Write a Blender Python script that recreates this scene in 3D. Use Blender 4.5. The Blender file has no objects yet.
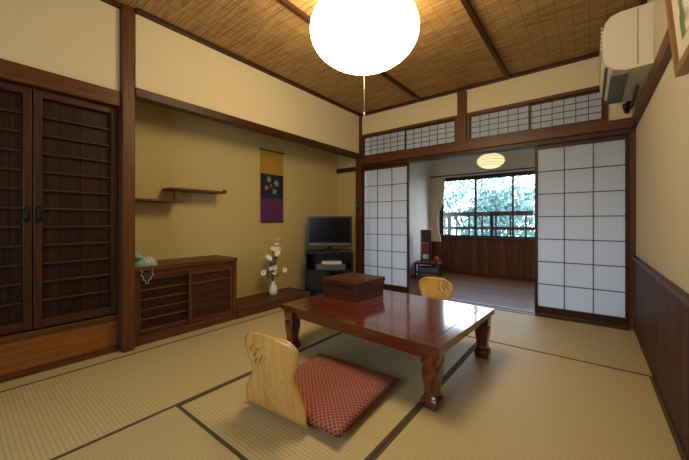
import bpy, bmesh, math, random
from mathutils import Vector, Matrix
random.seed(7)
scene = bpy.context.scene
try:
    scene.view_settings.view_transform = 'Standard'
except Exception as e:
    print(e)

# ------------------------------------------------------------------ materials
def srgb(r, g, b):
    def f(c):
        c /= 255.0
        return c/12.92 if c <= 0.04045 else ((c+0.055)/1.055)**2.4
    return (f(r), f(g), f(b), 1.0)

def new_mat(name):
    m = bpy.data.materials.new(name)
    m.use_nodes = True
    nt = m.node_tree
    return m, nt, nt.nodes['Principled BSDF']

def N(nt, t, **kw):
    n = nt.nodes.new(t)
    for k, v in kw.items():
        setattr(n, k, v)
    return n

def ramp(nt, fac, c1, c2, p1=0.3, p2=0.7):
    r = N(nt, 'ShaderNodeValToRGB')
    r.color_ramp.elements[0].position = p1
    r.color_ramp.elements[1].position = p2
    r.color_ramp.elements[0].color = c1
    r.color_ramp.elements[1].color = c2
    nt.links.new(fac, r.inputs[0])
    return r.outputs[0]

def simple(name, col, rough=0.6, noise=0.06, nscale=30, bump=0.0, metallic=0.0, spec=0.5, coat=0.0):
    m, nt, p = new_mat(name)
    tc = N(nt, 'ShaderNodeTexCoord')
    no = N(nt, 'ShaderNodeTexNoise')
    no.inputs['Scale'].default_value = nscale
    no.inputs['Detail'].default_value = 4
    nt.links.new(tc.outputs['Object'], no.inputs['Vector'])
    c1 = tuple(c*(1-noise) for c in col[:3])+(1,)
    c2 = tuple(min(1, c*(1+noise)) for c in col[:3])+(1,)
    nt.links.new(ramp(nt, no.outputs[0], c1, c2), p.inputs['Base Color'])
    p.inputs['Roughness'].default_value = rough
    p.inputs['Metallic'].default_value = metallic
    p.inputs['Specular IOR Level'].default_value = spec
    p.inputs['Coat Weight'].default_value = coat
    if bump > 0:
        b = N(nt, 'ShaderNodeBump')
        b.inputs['Strength'].default_value = bump
        b.inputs['Distance'].default_value = 0.003
        nt.links.new(no.outputs[0], b.inputs['Height'])
        nt.links.new(b.outputs[0], p.inputs['Normal'])
    return m

def wood(name, cd, cl, rough=0.4, fine=60, coat=0.0, plank=None, spec=0.4):
    """returns dict of 3 materials with grain along x/y/z ; plank=(axis,width) adds dark seams"""
    out = {}
    for ai, ax in enumerate('xyz'):
        m, nt, p = new_mat(name+'_'+ax)
        tc = N(nt, 'ShaderNodeTexCoord')
        mp = N(nt, 'ShaderNodeMapping')
        s = [fine, fine, fine]
        s[ai] = fine*0.04
        mp.inputs['Scale'].default_value = s
        nt.links.new(tc.outputs['Object'], mp.inputs['Vector'])
        no = N(nt, 'ShaderNodeTexNoise')
        no.inputs['Scale'].default_value = 1.0
        no.inputs['Detail'].default_value = 6
        no.inputs['Roughness'].default_value = 0.65
        no.inputs['Distortion'].default_value = 0.6
        nt.links.new(mp.outputs[0], no.inputs['Vector'])
        col = ramp(nt, no.outputs[0], cd, cl, 0.32, 0.68)
        if plank:
            pa, pw = plank
            sp = N(nt, 'ShaderNodeSeparateXYZ')
            nt.links.new(tc.outputs['Object'], sp.inputs[0])
            d = N(nt, 'ShaderNodeMath', operation='DIVIDE')
            d.inputs[1].default_value = pw
            nt.links.new(sp.outputs[pa], d.inputs[0])
            fr = N(nt, 'ShaderNodeMath', operation='FRACT')
            nt.links.new(d.outputs[0], fr.inputs[0])
            lt = N(nt, 'ShaderNodeMath', operation='LESS_THAN')
            lt.inputs[1].default_value = 0.05
            nt.links.new(fr.outputs[0], lt.inputs[0])
            fl = N(nt, 'ShaderNodeMath', operation='FLOOR')
            nt.links.new(d.outputs[0], fl.inputs[0])
            wn = N(nt, 'ShaderNodeTexWhiteNoise', noise_dimensions='1D')
            nt.links.new(fl.outputs[0], wn.inputs['W'])
            hv = N(nt, 'ShaderNodeHueSaturation')
            mr = N(nt, 'ShaderNodeMapRange')
            mr.inputs[3].default_value = 0.75
            mr.inputs[4].default_value = 1.25
            nt.links.new(wn.outputs[0], mr.inputs[0])
            nt.links.new(mr.outputs[0], hv.inputs['Value'])
            nt.links.new(col, hv.inputs['Color'])
            mx = N(nt, 'ShaderNodeMixRGB')
            mx.inputs[2].default_value = tuple(c*0.2 for c in cd[:3])+(1,)
            nt.links.new(lt.outputs[0], mx.inputs[0])
            nt.links.new(hv.outputs[0], mx.inputs[1])
            col = mx.outputs[0]
        nt.links.new(col, p.inputs['Base Color'])
        p.inputs['Roughness'].default_value = rough
        p.inputs['Specular IOR Level'].default_value = spec
        p.inputs['Coat Weight'].default_value = coat
        p.inputs['Coat Roughness'].default_value = 0.08
        b = N(nt, 'ShaderNodeBump')
        b.inputs['Strength'].default_value = 0.15
        b.inputs['Distance'].default_value = 0.001
        nt.links.new(no.outputs[0], b.inputs['Height'])
        nt.links.new(b.outputs[0], p.inputs['Normal'])
        out[ax] = m
    return out

W_DARK = wood('dark_wood', srgb(42, 24, 13), srgb(80, 46, 24), 0.42, spec=0.3)
W_BEAM = wood('beam_wood', srgb(64, 36, 18), srgb(110, 66, 34), 0.42, spec=0.35)
W_DOOR = wood('closet_wood', srgb(30, 17, 10), srgb(60, 35, 20), 0.45, plank=(1, 0.118), spec=0.2)
W_ORANGE = wood('drawer_wood', srgb(112, 66, 24), srgb(158, 98, 42), 0.4, fine=30)
W_TABLE = wood('table_wood', srgb(78, 32, 16), srgb(118, 54, 28), 0.14, fine=45, coat=1.0)
W_BOX = wood('box_wood', srgb(58, 32, 19), srgb(100, 60, 36), 0.35)
W_ZAISU = wood('zaisu_wood', srgb(204, 152, 74), srgb(230, 184, 104), 0.25, fine=35, coat=0.4)
W_WAIN = wood('wainscot_wood', srgb(56, 33, 18), srgb(100, 64, 36), 0.55, plank=(1, 0.1), spec=0.15)
W_WAINX = wood('wainscot_wood_b', srgb(78, 44, 26), srgb(124, 78, 46), 0.5, plank=(0, 0.1), spec=0.2)
W_FLOOR = wood('sunroom_floor', srgb(70, 42, 24), srgb(116, 74, 44), 0.4, fine=40, plank=(1, 0.09), spec=0.12)
W_BLACK = wood('black_wood', srgb(14, 12, 12), srgb(28, 24, 22), 0.35)

CREAM = simple('cream_plaster', srgb(216, 203, 164), 0.9, 0.02, 60, 0.15)
OLIVE = simple('olive_sand_plaster', srgb(194, 177, 118), 0.92, 0.04, 140, 0.3)
GREYCREAM = simple('right_plaster', srgb(200, 191, 165), 0.9, 0.02, 60, 0.15)
WHITE = simple('white_plaster', srgb(224, 218, 210), 0.9, 0.02, 60, 0.1)
PLASTIC_W = simple('white_plastic', srgb(220, 214, 194), 0.35, 0.01)
PLASTIC_G = simple('grey_plastic', srgb(120, 120, 116), 0.4, 0.02)
BLACK = simple('black_plastic', srgb(14, 14, 15), 0.3, 0.02)
SCREEN = simple('tv_screen', srgb(12, 13, 16), 0.2, 0.01, spec=0.2)
SILVER = simple('silver_plastic', srgb(100, 102, 106), 0.35, 0.02, metallic=0.4)
MINT = simple('mint_plastic', srgb(150, 196, 178), 0.35, 0.02)
IRON = simple('dark_iron', srgb(26, 22, 20), 0.4, 0.05, metallic=0.6)
HERI = simple('tatami_cloth_edge', srgb(82, 74, 48), 0.85, 0.15, 300)
PORCELAIN = simple('porcelain', srgb(228, 228, 222), 0.15, 0.01, coat=0.5)
PETAL = simple('white_petal', srgb(244, 240, 234), 0.6, 0.02)
PINK = simple('pink_petal', srgb(222, 150, 150), 0.6, 0.05)
LEAF = simple('leaf_green', srgb(60, 96, 48), 0.5, 0.2)
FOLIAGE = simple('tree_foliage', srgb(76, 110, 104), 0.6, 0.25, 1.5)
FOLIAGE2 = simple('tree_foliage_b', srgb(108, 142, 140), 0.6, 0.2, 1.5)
BARK = simple('tree_bark', srgb(70, 56, 44), 0.9, 0.2)
GRASS = simple('garden_ground', srgb(84, 108, 96), 0.95, 0.3, 3)
YELLOWC = simple('scroll_ochre', srgb(168, 130, 44), 0.85, 0.08, 200)
NAVY = simple('scroll_black', srgb(28, 30, 44), 0.85, 0.08, 200)
PURPLE = simple('scroll_purple', srgb(84, 42, 96), 0.85, 0.08, 200)
SCROLLFL = simple('scroll_flower', srgb(176, 178, 186), 0.8, 0.05)
CURTAIN = simple('curtain_cloth', srgb(226, 216, 194), 0.9, 0.04, 200)
REDC = simple('red_lacquer', srgb(150, 44, 26), 0.35, 0.1)
BLUEC = simple('blue_cloth', srgb(96, 112, 150), 0.9, 0.1)
GOLDF = simple('gilt_frame', srgb(150, 112, 58), 0.4, 0.1)
MATP = simple('picture_mat', srgb(216, 206, 180), 0.8, 0.02)
CONC = simple('balcony_concrete', srgb(150, 150, 150), 0.9, 0.05)

def mat_art():
    m, nt, p = new_mat('painting')
    tc = N(nt, 'ShaderNodeTexCoord'); no = N(nt, 'ShaderNodeTexNoise')
    no.inputs['Scale'].default_value = 9; no.inputs['Detail'].default_value = 5
    nt.links.new(tc.outputs['Object'], no.inputs['Vector'])
    nt.links.new(ramp(nt, no.outputs[0], srgb(100, 130, 80), srgb(232, 226, 200), 0.42, 0.55), p.inputs['Base Color'])
    p.inputs['Roughness'].default_value = 0.6
    return m
ART = mat_art()

def mat_paper():
    m, nt, p = new_mat('shoji_paper')
    nt.nodes.remove(p)
    out = [n for n in nt.nodes if n.type == 'OUTPUT_MATERIAL'][0]
    tc = N(nt, 'ShaderNodeTexCoord'); no = N(nt, 'ShaderNodeTexNoise')
    no.inputs['Scale'].default_value = 90; no.inputs['Detail'].default_value = 5
    nt.links.new(tc.outputs['Object'], no.inputs['Vector'])
    c = ramp(nt, no.outputs[0], (0.82, 0.85, 0.9, 1), (0.90, 0.92, 0.96, 1))
    d = N(nt, 'ShaderNodeBsdfDiffuse'); t = N(nt, 'ShaderNodeBsdfTranslucent')
    nt.links.new(c, d.inputs[0]); nt.links.new(c, t.inputs[0])
    mx = N(nt, 'ShaderNodeMixShader'); mx.inputs[0].default_value = 0.74
    nt.links.new(d.outputs[0], mx.inputs[1]); nt.links.new(t.outputs[0], mx.inputs[2])
    nt.links.new(mx.outputs[0], out.inputs[0])
    return m
PAPER = mat_paper()

def mat_glass():
    m, nt, p = new_mat('window_glass')
    nt.nodes.remove(p)
    out = [n for n in nt.nodes if n.type == 'OUTPUT_MATERIAL'][0]
    t = N(nt, 'ShaderNodeBsdfTransparent'); g = N(nt, 'ShaderNodeBsdfGlossy')
    g.inputs['Roughness'].default_value = 0.02
    mx = N(nt, 'ShaderNodeMixShader'); mx.inputs[0].default_value = 0.05
    nt.links.new(t.outputs[0], mx.inputs[1]); nt.links.new(g.outputs[0], mx.inputs[2])
    nt.links.new(mx.outputs[0], out.inputs[0])
    return m
GLASS = mat_glass()

def mat_emit(name, col, s):
    m, nt, p = new_mat(name)
    p.inputs['Base Color'].default_value = (0.9, 0.88, 0.82, 1)
    p.inputs['Emission Color'].default_value = col
    p.inputs['Emission Strength'].default_value = s
    return m
LAMP = mat_emit('lamp_shade_glow', (1.0, 0.78, 0.48, 1), 15.0)
LAMP2 = mat_emit('lantern_glow', (1.0, 0.72, 0.36, 1), 1.2)

def mat_tatami(name, axis, c1, c2):
    m, nt, p = new_mat(name)
    tc = N(nt, 'ShaderNodeTexCoord')
    sp = N(nt, 'ShaderNodeSeparateXYZ')
    nt.links.new(tc.outputs['Object'], sp.inputs[0])
    mu = N(nt, 'ShaderNodeMath', operation='MULTIPLY'); mu.inputs[1].default_value = 2*math.pi/0.019
    nt.links.new(sp.outputs[axis], mu.inputs[0])
    si = N(nt, 'ShaderNodeMath', operation='SINE'); nt.links.new(mu.outputs[0], si.inputs[0])
    mr = N(nt, 'ShaderNodeMapRange'); mr.inputs[1].default_value = -1; mr.inputs[2].default_value = 1
    nt.links.new(si.outputs[0], mr.inputs[0])
    mp = N(nt, 'ShaderNodeMapping')
    s = [500, 500, 50]; s[axis] = 60
    mp.inputs['Scale'].default_value = s
    nt.links.new(tc.outputs['Object'], mp.inputs['Vector'])
    no = N(nt, 'ShaderNodeTexNoise'); no.inputs['Scale'].default_value = 1.0; no.inputs['Detail'].default_value = 3
    nt.links.new(mp.outputs[0], no.inputs['Vector'])
    col = ramp(nt, mr.outputs[0], tuple(c*0.72 for c in c1[:3])+(1,), c1, 0.0, 0.5)
    mx = N(nt, 'ShaderNodeMixRGB'); mx.inputs[2].default_value = c2
    mm = N(nt, 'ShaderNodeMath', operation='MULTIPLY'); mm.inputs[1].default_value = 0.6
    nt.links.new(no.outputs[0], mm.inputs[0]); nt.links.new(mm.outputs[0], mx.inputs[0])
    nt.links.new(col, mx.inputs[1])
    nt.links.new(mx.outputs[0], p.inputs['Base Color'])
    p.inputs['Roughness'].default_value = 0.55
    p.inputs['Specular IOR Level'].default_value = 0.35
    b = N(nt, 'ShaderNodeBump'); b.inputs['Strength'].default_value = 0.35; b.inputs['Distance'].default_value = 0.002
    nt.links.new(mr.outputs[0], b.inputs['Height']); nt.links.new(b.outputs[0], p.inputs['Normal'])
    return m
TAT_Y = mat_tatami('tatami_rush_y', 1, srgb(208, 190, 138), srgb(182, 166, 116))   # mats lying along y
TAT_X = mat_tatami('tatami_rush_x', 0, srgb(202, 185, 134), srgb(178, 162, 114))

def mat_reed():
    m, nt, p = new_mat('reed_ceiling')
    tc = N(nt, 'ShaderNodeTexCoord')
    mp = N(nt, 'ShaderNodeMapping'); mp.inputs['Scale'].default_value = (4, 170, 1)
    nt.links.new(tc.outputs['Object'], mp.inputs['Vector'])
    no = N(nt, 'ShaderNodeTexNoise'); no.inputs['Scale'].default_value = 1.0; no.inputs['Detail'].default_value = 3
    nt.links.new(mp.outputs[0], no.inputs['Vector'])
    col = ramp(nt, no.outputs[0], srgb(116, 86, 48), srgb(200, 164, 106), 0.34, 0.66)
    sp = N(nt, 'ShaderNodeSeparateXYZ'); nt.links.new(tc.outputs['Object'], sp.inputs[0])
    d = N(nt, 'ShaderNodeMath', operation='DIVIDE'); d.inputs[1].default_value = 0.1065
    nt.links.new(sp.outputs[0], d.inputs[0])
    fr = N(nt, 'ShaderNodeMath', operation='FRACT'); nt.links.new(d.outputs[0], fr.inputs[0])
    lt = N(nt, 'ShaderNodeMath', operation='LESS_THAN'); lt.inputs[1].default_value = 0.04
    nt.links.new(fr.outputs[0], lt.inputs[0])
    mx = N(nt, 'ShaderNodeMixRGB'); mx.inputs[2].default_value = srgb(120, 90, 50)
    nt.links.new(lt.outputs[0], mx.inputs[0]); nt.links.new(col, mx.inputs[1])
    nt.links.new(mx.outputs[0], p.inputs['Base Color'])
    p.inputs['Roughness'].default_value = 0.6
    p.inputs['Specular IOR Level'].default_value = 0.3
    b = N(nt, 'ShaderNodeBump'); b.inputs['Strength'].default_value = 0.5; b.inputs['Distance'].default_value = 0.003
    nt.links.new(no.outputs[0], b.inputs['Height']); nt.links.new(b.outputs[0], p.inputs['Normal'])
    return m
REED = mat_reed()

def mat_cushion():
    m, nt, p = new_mat('cushion_brocade')
    tc = N(nt, 'ShaderNodeTexCoord')
    mp = N(nt, 'ShaderNodeMapping'); mp.inputs['Rotation'].default_value = (0, 0, math.radians(45))
    mp.inputs['Scale'].default_value = (52, 52, 0.001)
    nt.links.new(tc.outputs['Object'], mp.inputs['Vector'])
    sp = N(nt, 'ShaderNodeSeparateXYZ'); nt.links.new(mp.outputs[0], sp.inputs[0])
    outs = []
    for i in (0, 1):
        fr = N(nt, 'ShaderNodeMath', operation='FRACT'); nt.links.new(sp.outputs[i], fr.inputs[0])
        sb = N(nt, 'ShaderNodeMath', operation='SUBTRACT'); sb.inputs[1].default_value = 0.5
        nt.links.new(fr.outputs[0], sb.inputs[0])
        ab = N(nt, 'ShaderNodeMath', operation='ABSOLUTE'); nt.links.new(sb.outputs[0], ab.inputs[0])
        outs.append(ab.outputs[0])
    mxx = N(nt, 'ShaderNodeMath', operation='MAXIMUM')
    nt.links.new(outs[0], mxx.inputs[0]); nt.links.new(outs[1], mxx.inputs[1])
    r = N(nt, 'ShaderNodeValToRGB'); r.color_ramp.interpolation = 'CONSTANT'
    e = r.color_ramp.elements
    e[0].position = 0; e[0].color = srgb(116, 56, 52)
    e[1].position = 0.2; e[1].color = srgb(136, 66, 60)
    x = e.new(0.40); x.color = srgb(178, 124, 102)
    nt.links.new(mxx.outputs[0], r.inputs[0])
    nt.links.new(r.outputs[0], p.inputs['Base Color'])
    p.inputs['Roughness'].default_value = 0.85
    return m
CUSH = mat_cushion()

# ------------------------------------------------------------------ mesh builder
class MB:
    def __init__(s):
        s.bm = bmesh.new(); s.mats = []
    def mi(s, m):
        if m not in s.mats: s.mats.append(m)
        return s.mats.index(m)
    def pick(s, m, d):
        if isinstance(m, dict):
            return m['xyz'[max(range(3), key=lambda i: d[i])]]
        return m
    def box(s, x0, x1, y0, y1, z0, z1, m, M=None, g=None):
        if isinstance(m, dict):
            m = m[g] if g else s.pick(m, (abs(x1-x0), abs(y1-y0), abs(z1-z0)))
        k = s.mi(m)
        co = [(x0,y0,z0),(x1,y0,z0),(x1,y1,z0),(x0,y1,z0),(x0,y0,z1),(x1,y0,z1),(x1,y1,z1),(x0,y1,z1)]
        vs = [s.bm.verts.new(M @ Vector(c) if M else c) for c in co]
        for f in ((0,3,2,1),(4,5,6,7),(0,1,5,4),(1,2,6,5),(2,3,7,6),(3,0,4,7)):
            fc = s.bm.faces.new([vs[i] for i in f]); fc.material_index = k
    def rings(s, rings, m, smooth=True, cap=True, closed=True):
        k = s.mi(m)
        R = [[s.bm.verts.new(p) for p in r] for r in rings]
        n = len(R[0])
        for a, b in zip(R[:-1], R[1:]):
            for i in range(n if closed else n-1):
                j = (i+1) % n
                f = s.bm.faces.new((a[i], a[j], b[j], b[i])); f.material_index = k; f.smooth = smooth
        if cap:
            for r in (list(reversed(R[0])), R[-1]):
                f = s.bm.faces.new(r); f.material_index = k
    def lathe(s, prof, c, m, seg=32, smooth=True):
        s.rings([[Vector((c[0]+r*math.cos(2*math.pi*i/seg), c[1]+r*math.sin(2*math.pi*i/seg), c[2]+z)) for i in range(seg)] for r, z in prof], m, smooth)
    def tube(s, pts, r, m, seg=8):
        pts = [Vector(p) for p in pts]
        rr = []
        for i, p in enumerate(pts):
            t = (pts[min(i+1, len(pts)-1)]-pts[max(i-1, 0)]).normalized()
            up = Vector((0, 0, 1)) if abs(t.z) < 0.9 else Vector((1, 0, 0))
            a = t.cross(up).normalized(); b = t.cross(a).normalized()
            rad = r[i] if isinstance(r, (list, tuple)) else r
            rr.append([p + a*rad*math.cos(2*math.pi*j/seg)+b*rad*math.sin(2*math.pi*j/seg) for j in range(seg)])
        s.rings(rr, m)
    def poly(s, pts, m, smooth=False):
        f = s.bm.faces.new([s.bm.verts.new(p) for p in pts]); f.material_index = s.mi(m); f.smooth = smooth
    def sqloft(s, prof, cx, cy, m, corner=0.25):
        rr = []
        for z, h in prof:
            c = h*corner
            pts = []
            for sx, sy, a0 in ((1,1,0),(-1,1,90),(-1,-1,180),(1,-1,270)):
                for q in range(4):
                    a = math.radians(a0+q*30)
                    pts.append(Vector((cx+sx*(h-c)+c*math.cos(a), cy+sy*(h-c)+c*math.sin(a), z)))
            rr.append(pts)
        if isinstance(m, dict): m = m['z']
        s.rings(rr, m, smooth=True)
    def extrude_profile_y(s, prof, y0, y1, m, smooth=False):
        s.rings([[Vector((x, y0, z)) for x, z in prof], [Vector((x, y1, z)) for x, z in prof]], m, smooth)
    def obj(s, name, bevel=0.0, loc=(0,0,0), rot=(0,0,0), recalc=True):
        if recalc: bmesh.ops.recalc_face_normals(s.bm, faces=s.bm.faces)
        me = bpy.data.meshes.new(name); s.bm.to_mesh(me); s.bm.free()
        for m in s.mats: me.materials.append(m)
        o = bpy.data.objects.new(name, me); scene.collection.objects.link(o)
        o.location = loc; o.rotation_euler = rot
        if bevel > 0:
            b = o.modifiers.new('bevel', 'BEVEL'); b.width = bevel; b.segments = 2; b.limit_method = 'ANGLE'
            b.angle_limit = math.radians(50)
        return o

XL, XR, YB, YF, ZC = -2.87, 0.34, 3.95, -1.2, 2.67
YS = 6.3

# ------------------------------------------------------------------ shell
b = MB(); b.box(-3.0, -2.84, YF, 0.81, 2.0, ZC, CREAM); b.obj('wall_left_upper')
b = MB(); b.box(-3.1, -2.96, YF, 0.81, 0, 2.0, CREAM); b.obj('wall_left')
b = MB(); b.box(-2.87, -2.80, 0.905, YB-0.03, 2.055, ZC, CREAM); b.obj('wall_left_above_alcove')
b = MB(); b.box(-3.37, -3.27, 0.82, YB+0.1, 0, ZC, OLIVE); b.obj('wall_alcove_back')
b = MB(); b.box(-3.27, -2.91, 0.82, 0.89, 0, ZC, OLIVE); b.obj('wall_alcove_side')
b = MB(); b.box(-3.27, -2.87, 0.89, YB, 2.45, 2.5, CREAM); b.obj('ceiling_alcove')

b = MB()
b.box(XR, XR+0.1, YF, YS+0.1, 0, ZC, GREYCREAM)
b.obj('wall_right')
b = MB()
FX0, FX1, FZ0, FZ1 = -1.75, -0.35, 0.75, 1.85  # opening for the added fill-light window
b.box(-3.1, XR+0.1, YF-0.1, YF, 0, FZ0, CREAM); b.box(-3.1, XR+0.1, YF-0.1, YF, FZ1, ZC, CREAM)
b.box(-3.1, FX0, YF-0.1, YF, FZ0, FZ1, CREAM); b.box(FX1, XR+0.1, YF-0.1, YF, FZ0, FZ1, CREAM)
b.obj('wall_front')
b = MB()
b.box(-3.27, -2.86, YB+0.02, YB+0.10, 0, ZC, OLIVE)
b.box(-2.86, -1.30, YB+0.02, YB+0.10, 2.345, ZC, CREAM)
b.box(-1.19, XR, YB+0.02, YB+0.10, 2.345, ZC, CREAM)
b.box(0.145, XR, YB+0.02, YB+0.10, 1.98, 2.345, CREAM)
b.obj('wall_back')

b = MB(); b.box(-3.37, XR+0.1, YF-0.1, YB+0.1, ZC, ZC+0.05, REED); b.obj('ceiling')
b = MB(); b.box(-2.85, XR+0.1, YB+0.1, YS+0.1, 2.47, 2.52, WHITE); b.obj('ceiling_sunroom')
b = MB(); b.box(-3.37, XR+0.1, YF-0.1, YB+0.1, -0.1, -0.03, CREAM)
b.obj('floor')
b = MB(); b.box(-2.85, XR+0.1, YB+0.1, YS+0.1, -0.1, -0.005, W_FLOOR['x']); b.obj('floor_sunroom')
b = MB()
b.box(-2.75, -2.62, YB+0.1, YS, -0.005, 2.47, WHITE)
b.obj('wall_sunroom_left')
b = MB()
b.box(-2.75, XR, YS, YS+0.1, -0.005, 0.66, W_WAINX['z'])
b.box(-2.75, -2.44, YS, YS+0.1, 0.66, 2.47, WHITE)
b.box(-2.44, XR, YS, YS+0.1, 1.90, 2.47, WHITE)
b.box(0.24, XR, YS, YS+0.1, 0.66, 1.90, WHITE)
b.obj('wall_window_side')

# added unseen window behind the viewer, lets sky light in as fill
b = MB()
b.box(FX0, FX1, YF-0.08, YF+0.01, FZ0, FZ0+0.05, W_DARK); b.box(FX0, FX1, YF-0.08, YF+0.01, FZ1-0.05, FZ1, W_DARK)
for i in range(3):
    x = FX0+(FX1-FX0-0.05)*i/2
    b.box(x, x+0.05, YF-0.08, YF+0.005, FZ0+0.05, FZ1-0.05, W_DARK)
b.box(FX0+0.05, FX1-0.05, YF-0.045, YF-0.041, FZ0+0.05, FZ1-0.05, GLASS)
b.obj('added_fill_window')
def portal(x0, x1, z0, z1, y, rx):
    l = bpy.data.lights.new('sky_portal', 'AREA'); l.shape = 'RECTANGLE'; l.size = x1-x0; l.size_y = z1-z0
    try: l.cycles.is_portal = True
    except Exception as e: print(e)
    o = bpy.data.objects.new('sky_portal', l); scene.collection.objects.link(o)
    o.location = ((x0+x1)/2, y, (z0+z1)/2); o.rotation_euler = (rx, 0, 0)
portal(FX0, FX1, FZ0, FZ1, YF-0.12, math.radians(90))
portal(-2.44, 0.24, 0.66, 1.90, YS+0.12, math.radians(-90))

# ------------------------------------------------------------------ tatami
def mat_obj(x0, x1, y0, y1, along):
    b = MB(); t = 0.0; h = 0.020
    T = TAT_Y if along == 'y' else TAT_X
    if along == 'y':
        b.box(x0+h, x1-h, y0+0.001, y1-0.001, -0.03, t, T)
        b.box(x0+0.001, x0+h, y0+0.001, y1-0.001, -0.03, t+0.001, HERI)
        b.box(x1-h, x1-0.001, y0+0.001, y1-0.001, -0.03, t+0.001, HERI)
    else:
        b.box(x0+0.001, x1-0.001, y0+h, y1-h, -0.03, t, T)
        b.box(x0+0.001, x1-0.001, y0+0.001, y0+h, -0.03, t+0.001, HERI)
        b.box(x0+0.001, x1-0.001, y1-h, y1-0.001, -0.03, t+0.001, HERI)
    return b.obj('tatami_mat', 0.0015)
c0, c1, c2, c3 = -2.73, -1.765, -0.725, 0.325
yA, yB_, yC = 0.78, 2.80, 3.88
mat_obj(c1, c2, yA, yB_, 'y')
mat_obj(c2, c3, yA, yB_, 'y')
mat_obj(c1, c3, yB_, yC, 'x')
mat_obj(c1, c3, yA-1.0, yA, 'x')
mat_obj(c0, c1, 1.85, yC, 'y')
mat_obj(c0, c1, -0.18, 1.85, 'y')
mat_obj(c0, c3, YF, -0.22, 'x')
b = MB()
b.box(-2.87, c0, YF, yC, -0.03, 0.0, TAT_X)
b.box(-3.27, -2.87, 2.905, YB, -0.03, 0.0, W_BEAM['y'])
b.obj('trim_tatami_edge_board')
b = MB()
b.box(c3, XR, YF, yC, -0.03, 0.004, W_DARK)
b.obj('baseboard_right')

# ------------------------------------------------------------------ trims, posts
b = MB(); b.box(-2.93, -2.79, 0.815, 0.90, 0.0, ZC, W_BEAM); b.obj('trim_1', 0.006)
b = MB(); b.box(-2.88, -2.785, 0.902, YB-0.03, 1.985, 2.055, W_DARK); b.obj('trim_2', 0.004)
b = MB(); b.box(-2.95, -2.82, YF, 0.813, 1.885, 2.0, W_BEAM); b.obj('trim_3', 0.004)
b = MB()
b.box(-2.80, -2.765, 0.90, YB-0.03, ZC-0.035, ZC-0.001, W_DARK)
b.box(-2.84, -2.80, YF, 0.814, ZC-0.035, ZC-0.001, W_DARK)
b.box(-2.78, XR-0.002, YB-0.02, YB+0.018, ZC-0.035, ZC-0.001, W_DARK)
b.box(XR-0.035, XR-0.001, YF, YB-0.02, ZC-0.035, ZC-0.001, W_DARK)
b.obj('trim_4', 0.003)
for i, x in enumerate((-1.80, -0.73)):
    b = MB(); b.box(x-0.02, x+0.02, YF, YB-0.021, ZC-0.038, ZC-0.001, W_DARK); b.obj('trim_%d' % (5+i), 0.004)
b = MB(); b.box(-2.87, -2.775, YB-0.025, YB+0.11, 0, ZC-0.036, W_BEAM); b.obj('trim_7', 0.005)
b = MB(); b.box(-1.30, -1.19, YB-0.02, YB+0.11, 1.975, ZC-0.036, W_BEAM); b.obj('trim_8', 0.005)
b = MB()
b.box(-2.774, XR-0.002, YB-0.03, YB+0.11, 1.88, 1.975, W_BEAM)
b.box(-2.774, XR-0.002, YB-0.01, YB+0.11, 1.83, 1.88, W_DARK)
b.obj('trim_9', 0.004)
b = MB(); b.box(-3.268, -2.872, YB-0.01, YB+0.018, 1.80, 1.87, W_DARK); b.obj('trim_10', 0.003)
b = MB(); b.box(0.298, XR-0.001, YB-0.02, YB+0.11, 0, 1.829, W_BEAM); b.obj('trim_11', 0.004)
b = MB(); b.box(-2.774, 0.297, yC, YB+0.1, -0.03, 0.004, W_BEAM)
b.box(-2.774, 0.297, YB+0.0, YB+0.02, 0.004, 0.010, W_BEAM); b.obj('trim_door_sill')
b = MB(); b.box(XR-0.035, XR-0.001, YF, YB-0.031, 1.87, 1.965, W_BEAM); b.obj('trim_12', 0.004)
b = MB()
b.box(XR-0.016, XR-0.001, YF, YB-0.021, 0.004, 0.66, W_WAIN['z'])
b.box(XR-0.03, XR-0.001, YF, YB-0.021, 0.66, 0.69, W_DARK)
b.obj('trim_wainscot_right', 0.003)

# ------------------------------------------------------------------ transom windows
def transom(name, x0, x1):
    b = MB(); z0, z1 = 1.976, 2.344; y0 = YB
    b.box(x0, x1, y0, y0+0.06, z0, z0+0.028, W_BEAM); b.box(x0, x1, y0, y0+0.06, z1-0.035, z1, W_BEAM)
    b.box(x0, x0+0.03, y0, y0+0.06, z0+0.028, z1-0.035, W_BEAM); b.box(x1-0.03, x1, y0, y0+0.06, z0+0.028, z1-0.035, W_BEAM)
    xm = (x0+x1)/2
    for k, (a, c, yo) in enumerate(((x0+0.03, xm+0.012, 0.012), (xm-0.012, x1-0.03, 0.034))):
        za, zb = z0+0.03, z1-0.037
        y = y0+yo
        f = 0.018
        b.box(a, c, y, y+0.02, za, za+f, W_DARK); b.box(a, c, y, y+0.02, zb-f, zb, W_DARK)
        b.box(a, a+f, y, y+0.02, za+f, zb-f, W_DARK); b.box(c-f, c, y, y+0.02, za+f, zb-f, W_DARK)
        for i in range(1, 6):
            x = a+f+(c-a-2*f)*i/6
            b.box(x-0.003, x+0.003, y+0.004, y+0.010, za+f, zb-f, W_DARK)
        for i in range(1, 4):
            z = za+f+(zb-za-2*f)*i/4
            b.box(a+f, c-f, y+0.003, y+0.011, z-0.003, z+0.003, W_DARK)
        b.box(a+f, c-f, y+0.012, y+0.013, za+f, zb-f, PAPER)
    b.obj(name)
transom('window_1', -2.772, -1.302)
transom('window_2', -1.188, 0.143)

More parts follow.
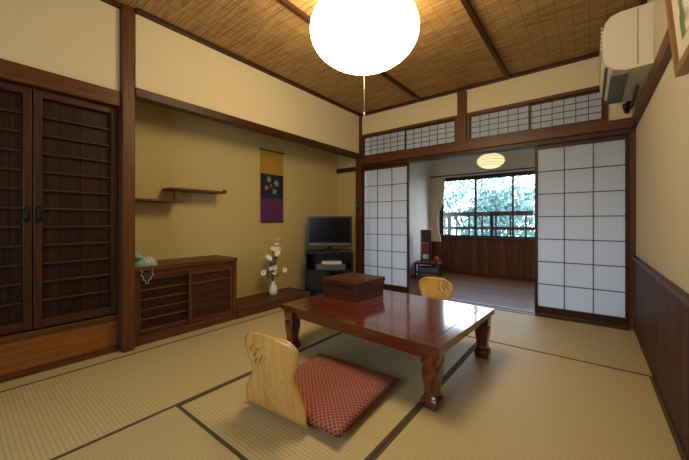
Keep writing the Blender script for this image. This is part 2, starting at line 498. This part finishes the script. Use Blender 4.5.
# ------------------------------------------------------------------ shoji doors
def shoji(name, x0, x1, y):
    b = MB(); z0, z1 = 0.010, 1.829; st = 0.028
    b.box(x0, x0+st, y, y+0.03, z0, z1, W_DARK); b.box(x1-st, x1, y, y+0.03, z0, z1, W_DARK)
    b.box(x0+st, x1-st, y, y+0.03, z0, z0+0.075, W_DARK); b.box(x0+st, x1-st, y, y+0.03, z1-0.04, z1, W_DARK)
    za, zb = z0+0.075, z1-0.04
    for i in range(1, 3):
        x = x0+st+(x1-x0-2*st)*i/3
        b.box(x-0.004, x+0.004, y+0.006, y+0.016, za, zb, W_DARK)
    for i in range(1, 7):
        z = za+(zb-za)*i/7
        b.box(x0+st, x1-st, y+0.005, y+0.017, z-0.004, z+0.004, W_DARK)
    b.box(x0+st, x1-st, y+0.018, y+0.0195, za, zb, PAPER)
    b.obj(name, 0.0015)
shoji('door_1', -2.772, -1.985, YB+0.022)
shoji('door_2', -0.47, 0.297, YB+0.022)

# ------------------------------------------------------------------ closet
b = MB()
b.box(-2.955, -2.915, YF, 0.812, 0.285, 1.884, W_DOOR['z'])
for y0 in (-1.07, -0.60, -0.13, 0.342):
    y1 = y0+0.466
    xa, xb = -2.914, -2.872
    z0, z1 = 0.295, 1.88
    b.box(xa, xb, y0, y0+0.042, z0, z1, W_DARK); b.box(xa, xb, y1-0.042, y1, z0, z1, W_DARK)
    b.box(xa, xb, y0+0.042, y1-0.042, z0, z0+0.055, W_DARK); b.box(xa, xb, y0+0.042, y1-0.042, z1-0.05, z1, W_DARK)
    n = 12
    for i in range(1, n):
        z = z0+0.055+(z1-z0-0.105)*i/n
        b.box(-2.912, -2.884, y0+0.042, y1-0.042, z-0.007, z+0.007, W_DARK)
for yy in (0.31, 0.368):
    b.lathe([(0.001, -0.055), (0.010, -0.045), (0.016, -0.02), (0.012, 0), (0.016, 0.02), (0.010, 0.045), (0.001, 0.055)], (-2.866, yy, 1.05), IRON, 12)
b.box(-2.955, -2.862, YF, 0.812, 0.25, 0.284, W_BEAM)
b.box(-2.955, -2.862, YF, 0.812, 0.0, 0.035, W_BEAM)
b.box(-2.955, -2.89, YF, 0.812, 0.035, 0.25, W_ORANGE)
b.obj('built_in_closet', 0.004)

# ------------------------------------------------------------------ alcove
b = MB()
b.box(-3.268, -2.845, 1.835, 2.90, 0.0, 0.07, W_BEAM)
b.box(-3.268, -2.84, 1.835, 2.90, 0.07, 0.10, W_BEAM)
b.obj('alcove_platform', 0.004)

b = MB()   # low cabinet
x0, x1, y0, y1 = -3.265, -2.85, 0.904, 1.83
b.box(x0, x1+0.015, y0, y1, 0.60, 0.635, W_BEAM)
b.box(x0, x1, y0, y0+0.035, 0, 0.60, W_BEAM); b.box(x0, x1, y1-0.045, y1, 0, 0.60, W_BEAM)
b.box(x0, x1, y0+0.035, y1-0.045, 0.0, 0.075, W_BEAM)
b.box(x0, x1-0.01, y0+0.035, y1-0.045, 0.555, 0.60, W_BEAM)
b.box(x0, x0+0.02, y0+0.035, y1-0.045, 0.075, 0.555, W_BEAM)
ym = (y0+y1)/2
for k, (a, c, xo) in enumerate(((y0+0.036, ym+0.02, x1-0.055), (ym-0.02, y1-0.046, x1-0.028))):
    za, zb = 0.077, 0.553
    b.box(xo, xo+0.022, a, a+0.03, za, zb, W_BEAM); b.box(xo, xo+0.022, c-0.03, c, za, zb, W_BEAM)
    b.box(xo, xo+0.022, a+0.03, c-0.03, za, za+0.035, W_BEAM); b.box(xo, xo+0.022, a+0.03, c-0.03, zb-0.035, zb, W_BEAM)
    b.box(xo+0.001, xo+0.008, a+0.03, c-0.03, za+0.035, zb-0.035, (W_DOOR if k == 0 else W_DARK)['y'])
    for i in range(1, 5):
        z = za+0.035+(zb-za-0.07)*i/5
        b.box(xo+0.008, xo+0.020, a+0.03, c-0.03, z-0.006, z+0.006, W_BEAM)
b.obj('low_cabinet', 0.003)

b = MB()   # staggered shelves
b.box(-3.268, -3.05, 0.895, 1.39, 1.185, 1.205, W_BEAM)
b.box(-3.268, -3.05, 1.28, 1.84, 1.305, 1.325, W_BEAM)
b.box(-3.07, -3.055, 1.80, 1.84, 1.325, 1.345, W_BEAM)
b.box(-3.12, -3.09, 1.32, 1.35, 1.205, 1.305, W_BEAM)
b.obj('staggered_shelf', 0.003)

b = MB()   # hanging scroll / tapestry
xs = -3.262
ya, yb = 2.43, 2.80
b.box(xs, xs+0.004, ya, yb, 1.62, 1.92, YELLOWC); b.box(xs, xs+0.004, ya, yb, 1.31, 1.62, NAVY); b.box(xs, xs+0.004, ya, yb, 1.0, 1.31, PURPLE)
b.tube([(xs+0.006, ya-0.02, 1.925), (xs+0.006, yb+0.02, 1.925)], 0.008, W_BEAM['y'])
b.tube([(xs+0.006, ya+0.01, 1.93), (xs+0.006, (ya+yb)/2, 2.06), (xs+0.006, yb-0.01, 1.93)], 0.002, BLACK)
b.tube([(xs+0.006, ya, 1.0), (xs+0.006, yb, 1.0)], 0.006, BLACK)
for (cy, cz, r, fm) in ((2.56, 1.55, 0.040, SCROLLFL), (2.68, 1.51, 0.045, SCROLLFL), (2.52, 1.44, 0.032, PINK), (2.65, 1.40, 0.036, SCROLLFL), (2.59, 1.47, 0.026, YELLOWC)):
    for k in range(6):
        a = k*math.pi/3
        pts = [(xs+0.0055, cy, cz)]
        for da in (-0.3, 0, 0.3):
            rr = r*(1 if da == 0 else 0.8)
            pts.append((xs+0.0055, cy+rr*math.cos(a+da), cz+rr*math.sin(a+da)))
        b.poly(pts, fm)
b.tube([(xs+0.006, 2.60, 1.50), (xs+0.006, 2.62, 1.42), (xs+0.006, 2.61, 1.34)], 0.003, LEAF, 6)
b.obj('hanging_scroll')

# flower vase
b = MB(); fx, fy, fz = -3.06, 2.47, 0.10
b.lathe([(0.03, 0), (0.045, 0.01), (0.055, 0.05), (0.045, 0.10), (0.025, 0.14), (0.022, 0.16), (0.03, 0.175), (0.024, 0.172)], (fx, fy, fz), PORCELAIN, 24)
def blossom(b, c, r, m):
    c = Vector(c); n = Vector((random.uniform(0.3, 1), random.uniform(-1, 0), random.uniform(0, 0.8))).normalized()
    a = n.orthogonal().normalized(); t = n.cross(a)
    for k in range(7):
        an = k*2*math.pi/7
        d = a*math.cos(an)+t*math.sin(an); e = a*math.cos(an+1.57)+t*math.sin(an+1.57)
        b.poly([c, c+d*r*0.6+e*r*0.35+n*r*0.2, c+d*r+n*r*0.35, c+d*r*0.6-e*r*0.35+n*r*0.2], m)
    b.lathe([(0.001, -0.006), (0.007, 0), (0.001, 0.006)], tuple(c+n*0.006), YELLOWC, 8)
for i in range(22):
    h = random.uniform(0.14, 0.46); dx = random.uniform(-0.07, 0.12); dy = random.uniform(-0.15, 0.11)
    if i < 3: h = 0.44+0.06*i; dx *= 0.5; dy = 0.03+0.02*i
    p = [(fx, fy, fz+0.15), (fx+dx*0.3, fy+dy*0.3, fz+0.15+h*0.5), (fx+dx, fy+dy, fz+0.12+h)]
    b.tube(p, 0.0025, LEAF, 5)
    blossom(b, p[-1], random.uniform(0.028, 0.042), PINK if i in (2, 9) else PETAL)
    for s in (0.4, 0.7):
        q = Vector(p[0]).lerp(Vector(p[2]), s); dr = Vector((random.uniform(-1, 1), random.uniform(-1, 1), 0.5)).normalized()
        sd = dr.cross(Vector((0, 0, 1))).normalized()*0.012
        b.poly([q, q+dr*0.03+sd, q+dr*0.07, q+dr*0.03-sd], LEAF)
b.obj('flower_vase', recalc=False)

# telephone
b = MB()
M = Matrix.Translation((-2.98, 1.02, 0.636)) @ Matrix.Rotation(math.radians(80), 4, 'Z')
def prism(b, prof, xa, xb, m, M):
    b.rings([[M @ Vector((xa, y, z)) for y, z in prof], [M @ Vector((xb, y, z)) for y, z in prof]], m, False)
prism(b, [(-0.10, 0), (0.10, 0), (0.10, 0.06), (0.05, 0.06), (-0.10, 0.025)], -0.085, 0.085, MINT, M)
for i in range(3):
    for j in range(4):
        b.box(0.0+i*0.024, 0.017+i*0.024, -0.075+j*0.025, -0.06+j*0.025, 0.030+j*0.006, 0.045+j*0.006, PORCELAIN, M)
hs = [(-0.055, y, z) for y, z in ((-0.11, 0.06), (-0.085, 0.085), (-0.03, 0.10), (0.04, 0.105), (0.085, 0.10), (0.11, 0.08))]
b.tube([M @ Vector(p) for p in hs], [0.026, 0.024, 0.015, 0.015, 0.024, 0.026], MINT, 12)
cp = []
for i in range(90):   # coiled cord draped over the front edge of the cabinet
    t = i/89; a = t*24*math.pi
    path = [Vector((-2.90, 0.95, 0.70)), Vector((-2.85, 0.95, 0.66)), Vector((-2.815, 0.96, 0.56)), Vector((-2.815, 0.99, 0.50)), Vector((-2.815, 1.03, 0.56)), Vector((-2.85, 1.05, 0.655)), Vector((-2.93, 1.06, 0.66))]
    s = t*(len(path)-1.001); k = int(s); c = path[k].lerp(path[k+1], s-k)
    cp.append(c+Vector((0.005*math.cos(a), 0.006*math.sin(a), 0.003*math.sin(a))))
b.tube(cp, 0.0025, MINT, 5)
b.obj('telephone', 0.003)

# ------------------------------------------------------------------ TV + stand
RT = math.radians(38)
TX, TY = -2.86, 3.30
b = MB()
w, d = 0.325, 0.18
b.box(-w, w, -d, d, 0.57, 0.60, W_BLACK); b.box(-w, -w+0.025, -d, d, 0.0, 0.57, W_BLACK); b.box(w-0.025, w, -d, d, 0, 0.57, W_BLACK)
b.box(-w+0.025, w-0.025, -d, d, 0.0, 0.06, W_BLACK); b.box(-w+0.025, w-0.025, d-0.01, d, 0.06, 0.57, W_BLACK)
b.box(-w+0.025, w-0.025, -d+0.01, d-0.01, 0.33, 0.35, W_BLACK)
b.box(-0.01, 0.01, -d+0.012, d-0.01, 0.06, 0.33, W_BLACK)
b.box(-w+0.03, -0.02, -d+0.004, -d+0.02, 0.07, 0.325, W_BLACK)
b.box(-0.18, 0.22, -d+0.03, d-0.03, 0.351, 0.42, SILVER)
b.box(0.03, 0.27, -d+0.02, d-0.04, 0.061, 0.22, PLASTIC_W)
b.box(-0.10, 0.17, -d+0.05, d-0.05, 0.421, 0.46, PLASTIC_W)
b.obj('tv_stand', 0.002, (TX, TY, 0.003), (0, 0, RT))
b = MB()
b.lathe([(0.15, 0), (0.15, 0.012), (0.06, 0.025), (0.03, 0.03), (0.03, 0.07)], (0, 0, 0.604), BLACK, 32)
b.box(-0.31, 0.31, -0.05, 0.03, 0.66, 1.08, BLACK)
b.box(-0.28, 0.28, -0.052, -0.049, 0.725, 1.055, SCREEN)
b.box(-0.29, 0.29, -0.054, -0.049, 0.675, 0.705, SILVER)
b.box(-0.20, 0.20, 0.03, 0.07, 0.70, 1.02, BLACK)
b.obj('television', 0.004, (TX, TY, 0), (0, 0, RT))

b = MB()
b.box(-2.845, -2.80, YB-0.045, YB-0.026, 1.16, 1.29, BLACK)
b.box(-2.835, -2.81, YB-0.049, YB-0.045, 1.23, 1.27, PLASTIC_G)
b.obj('wall_remote_control', 0.003)

# ------------------------------------------------------------------ table
b = MB(); L, Wd = 0.655, 0.485
b.box(-L, L, -Wd, Wd, 0.315, 0.35, W_TABLE['x'])
for yy in (-Wd+0.075, Wd-0.081):
    b.box(-L+0.08, L-0.08, yy, yy+0.006, 0.350, 0.3504, W_DARK['x'])
for xx in (-L+0.075, L-0.081):
    b.box(xx, xx+0.006, -Wd+0.08, Wd-0.08, 0.350, 0.3504, W_DARK['y'])
a = 0.05
for yy in (-Wd+a, Wd-a-0.025):
    b.box(-L+0.11, L-0.11, yy, yy+0.025, 0.255, 0.315, W_TABLE['x'])
for xx in (-L+a, L-a-0.025):
    b.box(xx, xx+0.025, -Wd+0.11, Wd-0.11, 0.255, 0.315, W_TABLE['y'])
prof = [(0, 0.040), (0.010, 0.047), (0.045, 0.049), (0.056, 0.045), (0.064, 0.037), (0.085, 0.034), (0.12, 0.037), (0.17, 0.044), (0.205, 0.046), (0.222, 0.043), (0.23, 0.040), (0.238, 0.048), (0.315, 0.050)]
for sx in (-1, 1):
    for sy in (-1, 1):
        b.sqloft(prof, sx*(L-0.065), sy*(Wd-0.065), W_TABLE, 0.18)
b.obj('low_table', 0.006, (-1.235, 2.07, 0.0015), (0, 0, math.radians(-3)))

# wooden box on table
b = MB(); h = 0.19
b.box(-h, h, -h, h, 0, 0.075, W_BOX['x'])
b.box(-h-0.006, h+0.006, -h-0.006, h+0.006, 0.078, 0.115, W_BOX['x'])
b.box(-h-0.012, h+0.012, -h-0.012, h+0.012, 0.118, 0.155, W_BOX['x'])
b.box(-h+0.02, h-0.02, -h+0.02, h-0.02, 0.075, 0.118, W_DARK['x'])
b.box(-h+0.03, h-0.03, -h+0.03, h-0.03, 0.155, 0.160, W_BOX['x'])
b.obj('wooden_box', 0.004, (-1.655, 2.235, 0.353), (0, 0, math.radians(-3)))

# ------------------------------------------------------------------ zaisu chairs
def interp(tab, t):
    for (a, va), (c, vc) in zip(tab[:-1], tab[1:]):
        if t <= c:
            k = (t-a)/(c-a); k = k*k*(3-2*k)
            return va+(vc-va)*k
    return tab[-1][1]
def zaisu(loc, rz):
    path = [(0.40, 0.004), (0.30, 0.004), (0.20, 0.004), (0.12, 0.004), (0.08, 0.005), (0.045, 0.010), (0.018, 0.026), (0.003, 0.05)]
    for i in range(1, 27):
        t = i/26
        path.append((0.003-0.06*t - 0.012*math.sin(t*math.pi), 0.05+0.385*t))
    rows = []
    nx = 14
    for (y, z) in path:
        if z <= 0.03: hw = 0.205
        else: hw = interp([(0.0, 0.205), (0.09, 0.208), (0.24, 0.148), (0.35, 0.184), (0.385, 0.184), (0.41, 0.170), (0.425, 0.145), (0.435, 0.11)], z)
        k = max(0, min(1, (z-0.05)/0.15))
        row = []
        for i in range(nx+1):
            u = -1+2*i/nx
            row.append(Vector((u*hw, y+0.03*k*u*u, z + (0.012*(1-u*u) if z > 0.425 else 0))))
        rows.append(row)
    b = MB(); b.rings(rows, W_ZAISU['z'], True, False, False)
    o = b.obj('legless_floor_chair', 0, loc, (0, 0, rz))
    sd = o.modifiers.new('s', 'SOLIDIFY'); sd.thickness = 0.012; sd.offset = 0
    c = MB()
    for k, (cx, cz, ang, ll) in enumerate(((-0.115, 0.355, 40, 0.030), (-0.075, 0.335, 40, 0.040), (-0.035, 0.315, 40, 0.036), (-0.085, 0.29, 40, 0.022))):
        A = math.radians(ang); r1 = []; r2 = []
        for i in range(20):
            t = 2*math.pi*i/20
            px, pz = 0.009*math.cos(t), ll*math.sin(t)
            X = cx+px*math.cos(A)+pz*math.sin(A); Z = cz-px*math.sin(A)+pz*math.cos(A)
            r1.append(Vector((X, -0.25, Z))); r2.append(Vector((X, 0.05, Z)))
        c.rings([r1, r2], W_ZAISU['z'], False)
    co = c.obj('cutter', 0, loc, (0, 0, rz))
    bo = o.modifiers.new('b', 'BOOLEAN'); bo.object = co; bo.operation = 'DIFFERENCE'; bo.solver = 'EXACT'
    bpy.context.view_layer.update()
    dg = bpy.context.evaluated_depsgraph_get()
    me = bpy.data.meshes.new_from_object(o.evaluated_get(dg))
    o.modifiers.clear(); o.data = me
    bpy.data.objects.remove(co, do_unlink=True)
    return o
zaisu((-1.245, 1.01, 0.004), math.radians(5))
zaisu((-1.20, 2.95, 0.004), math.radians(172))

def cushion(name, loc, rz, hw=0.28, th=0.03):
    b = MB(); n = 22; k = b.mi(CUSH)
    def pt(u, v, sgn):
        e = (1-abs(u)**4)*(1-abs(v)**4)
        x = u*hw*(1-0.03*(1-v*v)); y = v*hw*(1-0.03*(1-u*u))
        z = th+sgn*th*(e**0.45)
        if sgn > 0: z += 0.003*math.sin(9*u+2*v)*e
        return (x, y, z)
    top = [[b.bm.verts.new(pt(-1+2*i/n, -1+2*j/n, 1)) for i in range(n+1)] for j in range(n+1)]
    bot = [[(top[j][i] if i in (0, n) or j in (0, n) else b.bm.verts.new(pt(-1+2*i/n, -1+2*j/n, -1))) for i in range(n+1)] for j in range(n+1)]
    for g, fl in ((top, False), (bot, True)):
        for j in range(n):
            for i in range(n):
                q = [g[j][i], g[j][i+1], g[j+1][i+1], g[j+1][i]]
                if fl: q.reverse()
                f = b.bm.faces.new(q); f.smooth = True; f.material_index = k
    b.obj(name, 0, loc, (0, 0, rz))
cushion('floor_cushion', (-1.20, 1.36, 0.014), math.radians(3), 0.32, 0.034)

# ------------------------------------------------------------------ ceiling lamp
LX, LY, LZ = -1.22, 1.77, 2.31
b = MB(); A, B = 0.372, 0.24
b.lathe([(max(0.002, A*math.sin(t)), -B*math.cos(t)) for t in [math.pi*i/24 for i in range(25)]], (LX, LY, LZ), LAMP, 48)
b.lathe([(0.09, 0.0), (0.09, 0.10), (0.12, 0.115)], (LX, LY, LZ+B-0.02), PLASTIC_W, 24)
b.tube([(LX, LY, LZ-B), (LX, LY, 1.75)], 0.0022, PLASTIC_W, 6)
b.lathe([(0.001, -0.02), (0.007, -0.015), (0.005, 0.01), (0.001, 0.015)], (LX, LY, 1.745), PLASTIC_W, 10)
b.obj('ceiling_lamp')

# sunroom lantern
b = MB(); sx, sy, sz = -1.18, 5.10, 1.93
prof = []
for i in range(25):
    t = math.pi*i/24
    prof.append((max(0.01, (0.19+0.004*(i % 2))*math.sin(t)), -0.115*math.cos(t)))
b.lathe(prof, (sx, sy, sz), LAMP2, 32)
b.tube([(sx, sy, sz+0.115), (sx, sy, 2.468)], 0.004, BLACK, 6)
b.lathe([(0.05, 0), (0.05, 0.02)], (sx, sy, 2.448), BLACK, 16)
for zz in (-0.07, -0.04, 0.0, 0.04, 0.07):
    r = 0.194*math.sqrt(1-(zz/0.115)**2)
    b.lathe([(r, zz-0.003), (r+0.005, zz), (r, zz+0.003)], (sx, sy, sz), W_BEAM['x'], 32)
b.obj('paper_lantern')

# ------------------------------------------------------------------ AC unit
b = MB()
xw = XR-0.002
prof = [(xw, 2.06), (xw, 2.47), (0.17, 2.47), (0.12, 2.455), (0.09, 2.42), (0.075, 2.36), (0.075, 2.20), (0.09, 2.13), (0.13, 2.08), (0.2, 2.055)]
b.extrude_profile_y(prof, 2.90, 3.68, PLASTIC_W)
for i in range(6):
    z = 2.25+i*0.03
    b.box(0.068, 0.076, 2.93, 3.65, z, z+0.012, PLASTIC_W)
b.box(0.12, 0.22, 2.95, 3.63, 2.048, 2.062, PLASTIC_G)
b.box(0.088, 0.15, 2.93, 3.65, 2.11, 2.118, PLASTIC_G)
b.box(xw-0.08, xw-0.076, 2.898, 2.90, 2.08, 2.46, PLASTIC_G)
b.obj('air_conditioner', 0.006)
b = MB()
b.tube([(0.25, 3.70, 2.04), (0.26, 3.74, 2.00), (0.27, 3.80, 2.0), (0.28, 3.88, 2.04), (0.29, 3.90, 2.15), (0.29, 3.90, 2.3)], 0.020, BLACK, 12)
b.tube([(0.285, 3.20, 2.02), (0.285, 3.45, 2.0), (0.285, 3.66, 1.99)], 0.012, W_BEAM['y'], 10)
b.obj('air_conditioner_pipe')

# picture frame
b = MB()
M = Matrix.Translation((0.285, 0, 1.57)) @ Matrix.Rotation(math.radians(-5), 4, 'Y')
y0, y1, hh = 1.10, 1.77, 0.52
b.box(-0.02, 0.015, y0, y1, 0, 0.03, GOLDF, M); b.box(-0.02, 0.015, y0, y1, hh-0.03, hh, GOLDF, M)
b.box(-0.02, 0.015, y0, y0+0.03, 0.03, hh-0.03, GOLDF, M); b.box(-0.02, 0.015, y1-0.03, y1, 0.03, hh-0.03, GOLDF, M)
b.box(-0.008, 0.012, y0+0.03, y1-0.03, 0.03, hh-0.03, MATP, M)
b.box(-0.010, -0.008, y0+0.11, y1-0.11, 0.10, hh-0.10, ART, M)
b.obj('picture_frame', 0.003)

# ------------------------------------------------------------------ sunroom window
b = MB(); y = YS
X0, X1, Z0, Z1 = -2.44, 0.24, 0.66, 1.90
b.box(X0, X1, y-0.03, y+0.1, Z0, Z0+0.04, W_DARK); b.box(X0, X1, y-0.01, y+0.1, Z1-0.04, Z1, W_DARK)
b.box(X0, X0+0.04, y-0.01, y+0.1, Z0+0.04, Z1-0.04, W_DARK); b.box(X1-0.04, X1, y-0.01, y+0.1, Z0+0.04, Z1-0.04, W_DARK)
n = 4; wv = (X1-X0-0.08)/n
for i in range(n):
    a = X0+0.04+i*wv; c = a+wv+(0.02 if i < n-1 else 0); yy = y+0.02+(i % 2)*0.03
    za, zb = Z0+0.04, Z1-0.04
    b.box(a, a+0.03, yy, yy+0.025, za, zb, BLACK); b.box(c-0.03, c, yy, yy+0.025, za, zb, BLACK)
    b.box(a+0.03, c-0.03, yy, yy+0.025, za, za+0.04, BLACK); b.box(a+0.03, c-0.03, yy, yy+0.025, zb-0.03, zb, BLACK)
    b.box(a+0.03, c-0.03, yy+0.01, yy+0.014, za+0.04, zb-0.03, GLASS)
b.obj('window_3')

b = MB()   # curtain
rows = []
for k in range(18):
    t = k/17; z = 0.60+1.31*(1-t)
    wd = 0.32*(1-0.42*math.exp(-((t-0.68)/0.22)**2))*(1-0.2*t); r = []
    for i in range(41):
        u = i/40
        r.append(Vector((-2.61+u*wd, 6.20+0.02*math.sin(u*44), z)))
    rows.append(r)
b.rings(rows, CURTAIN, True, False, False)
b.tube([(-2.61, 6.17, 1.02), (-2.54, 6.165, 1.0), (-2.46, 6.17, 1.02)], 0.012, CURTAIN, 8)
b.tube([(-2.61, 6.2, 1.93), (0.3, 6.2, 1.93)], 0.012, W_BEAM['x'], 8)
o = b.obj('curtain', recalc=False)

# balcony railing
b = MB()
b.box(-4, 2, 6.42, 7.15, -0.1, -0.02, CONC)
b.box(-4, 2, 7.0, 7.06, 1.13, 1.22, BLACK); b.box(-4, 2, 7.01, 7.05, 0.84, 0.90, BLACK); b.box(-4, 2, 7.01, 7.05, 0.10, 0.14, BLACK)
for i in range(22):
    x = -3.95+i*0.27
    b.box(x-0.016, x+0.016, 7.012, 7.048, 0.14, 1.13, BLACK)
for x in (-3.4, -2.5, -1.6, -0.7, 0.2, 1.1):
    b.box(x-0.035, x+0.035, 7.0, 7.06, -0.02, 1.13, BLACK)
b.obj('balcony_railing')

# exterior: ground, trees
b = MB(); b.box(-40, 40, 7.2, 60, -3.1, -3.0, GRASS); b.obj('garden_ground')
def tree(x, y, s, m):
    b = MB(); zb = -3.0
    b.tube([(x, y, zb), (x+0.2*s, y, zb+1.5*s), (x-0.1*s, y+0.1, zb+3*s)], [0.18*s, 0.13*s, 0.06*s], BARK, 10)
    blobs = [(x+random.uniform(-1, 1)*s, y+random.uniform(-.8, .8)*s, zb+random.uniform(1.6, 4.2)*s, random.uniform(0.6, 1.1)*s) for _ in range(9)]
    for bx, by, bz, br in blobs:
        b.tube([(x, y, zb+1.5*s), (bx, by, bz)], [0.05*s, 0.015*s], BARK, 5)
        for _ in range(300):
            d = Vector((random.gauss(0, 1), random.gauss(0, 1), random.gauss(0, 1))).normalized()*br*random.uniform(0.5, 1.0)
            c = Vector((bx, by, bz))+d
            a = Vector((random.uniform(-1, 1), random.uniform(-1, 1), random.uniform(-1, 1))).normalized()*0.11
            e = a.orthogonal().normalized()*0.06
            b.poly([c-a, c+e, c+a, c-e], m)
    b.obj('garden_tree', recalc=False)
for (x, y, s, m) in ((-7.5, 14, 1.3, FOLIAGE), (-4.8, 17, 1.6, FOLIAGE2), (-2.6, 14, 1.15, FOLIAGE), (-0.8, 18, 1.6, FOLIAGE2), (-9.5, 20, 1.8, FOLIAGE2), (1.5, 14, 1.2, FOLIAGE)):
    tree(x, y, s, m)

# sunroom lamp stand: low dark stand with an upright lacquered lantern
b = MB()
w, d = 0.20, 0.16
for sx in (-1, 1):
    for sy in (-1, 1):
        b.box(sx*w-0.015, sx*w+0.015, sy*d-0.015, sy*d+0.015, 0, 0.24, W_DARK)
b.box(-w-0.03, w+0.03, -d-0.03, d+0.03, 0.24, 0.27, W_DARK)
b.box(-w, w, -d, d, 0.08, 0.10, W_DARK)
b.box(-w+0.03, w-0.03, -d+0.03, d-0.03, 0.10, 0.18, BLUEC)
for sx in (-1, 1):
    for sy in (-1, 1):
        b.box(sx*0.075-0.009-0.04, sx*0.075+0.009-0.04, sy*0.075-0.009, sy*0.075+0.009, 0.27, 0.86, W_BLACK)
for z in (0.30, 0.42, 0.84):
    b.box(-0.125, 0.045, -0.085, 0.085, z, z+0.02, W_DARK)
b.box(-0.105, 0.025, -0.065, 0.065, 0.44, 0.62, REDC)
b.box(-0.105, 0.025, -0.065, 0.065, 0.63, 0.84, W_BEAM)
b.lathe([(0.03, 0), (0.05, 0.03), (0.045, 0.08), (0.02, 0.11)], (0.15, -0.05, 0.27), REDC, 16)
b.obj('lamp_stand', 0.003, (-2.33, 5.45, -0.005), (0, 0, math.radians(15)))

# ------------------------------------------------------------------ world
w = bpy.data.worlds.new('sky'); scene.world = w; w.use_nodes = True
nt = w.node_tree; bg = nt.nodes['Background']
tc = N(nt, 'ShaderNodeTexCoord'); sp = N(nt, 'ShaderNodeSeparateXYZ')
nt.links.new(tc.outputs['Generated'], sp.inputs[0])
nt.links.new(ramp(nt, sp.outputs[2], (0.82, 0.91, 1.0, 1), (0.55, 0.75, 1.0, 1), 0.0, 0.9), bg.inputs['Color'])
bg.inputs['Strength'].default_value = 8.0

# ------------------------------------------------------------------ camera
cd = bpy.data.cameras.new('camera'); co = bpy.data.objects.new('camera', cd); scene.collection.objects.link(co)
co.location = (0, 0, 1.0); co.rotation_euler = (math.radians(90), 0, math.radians(38.2))
cd.sensor_width = 36; cd.lens = 16.25; cd.shift_y = -8/689; cd.clip_start = 0.05
scene.camera = co
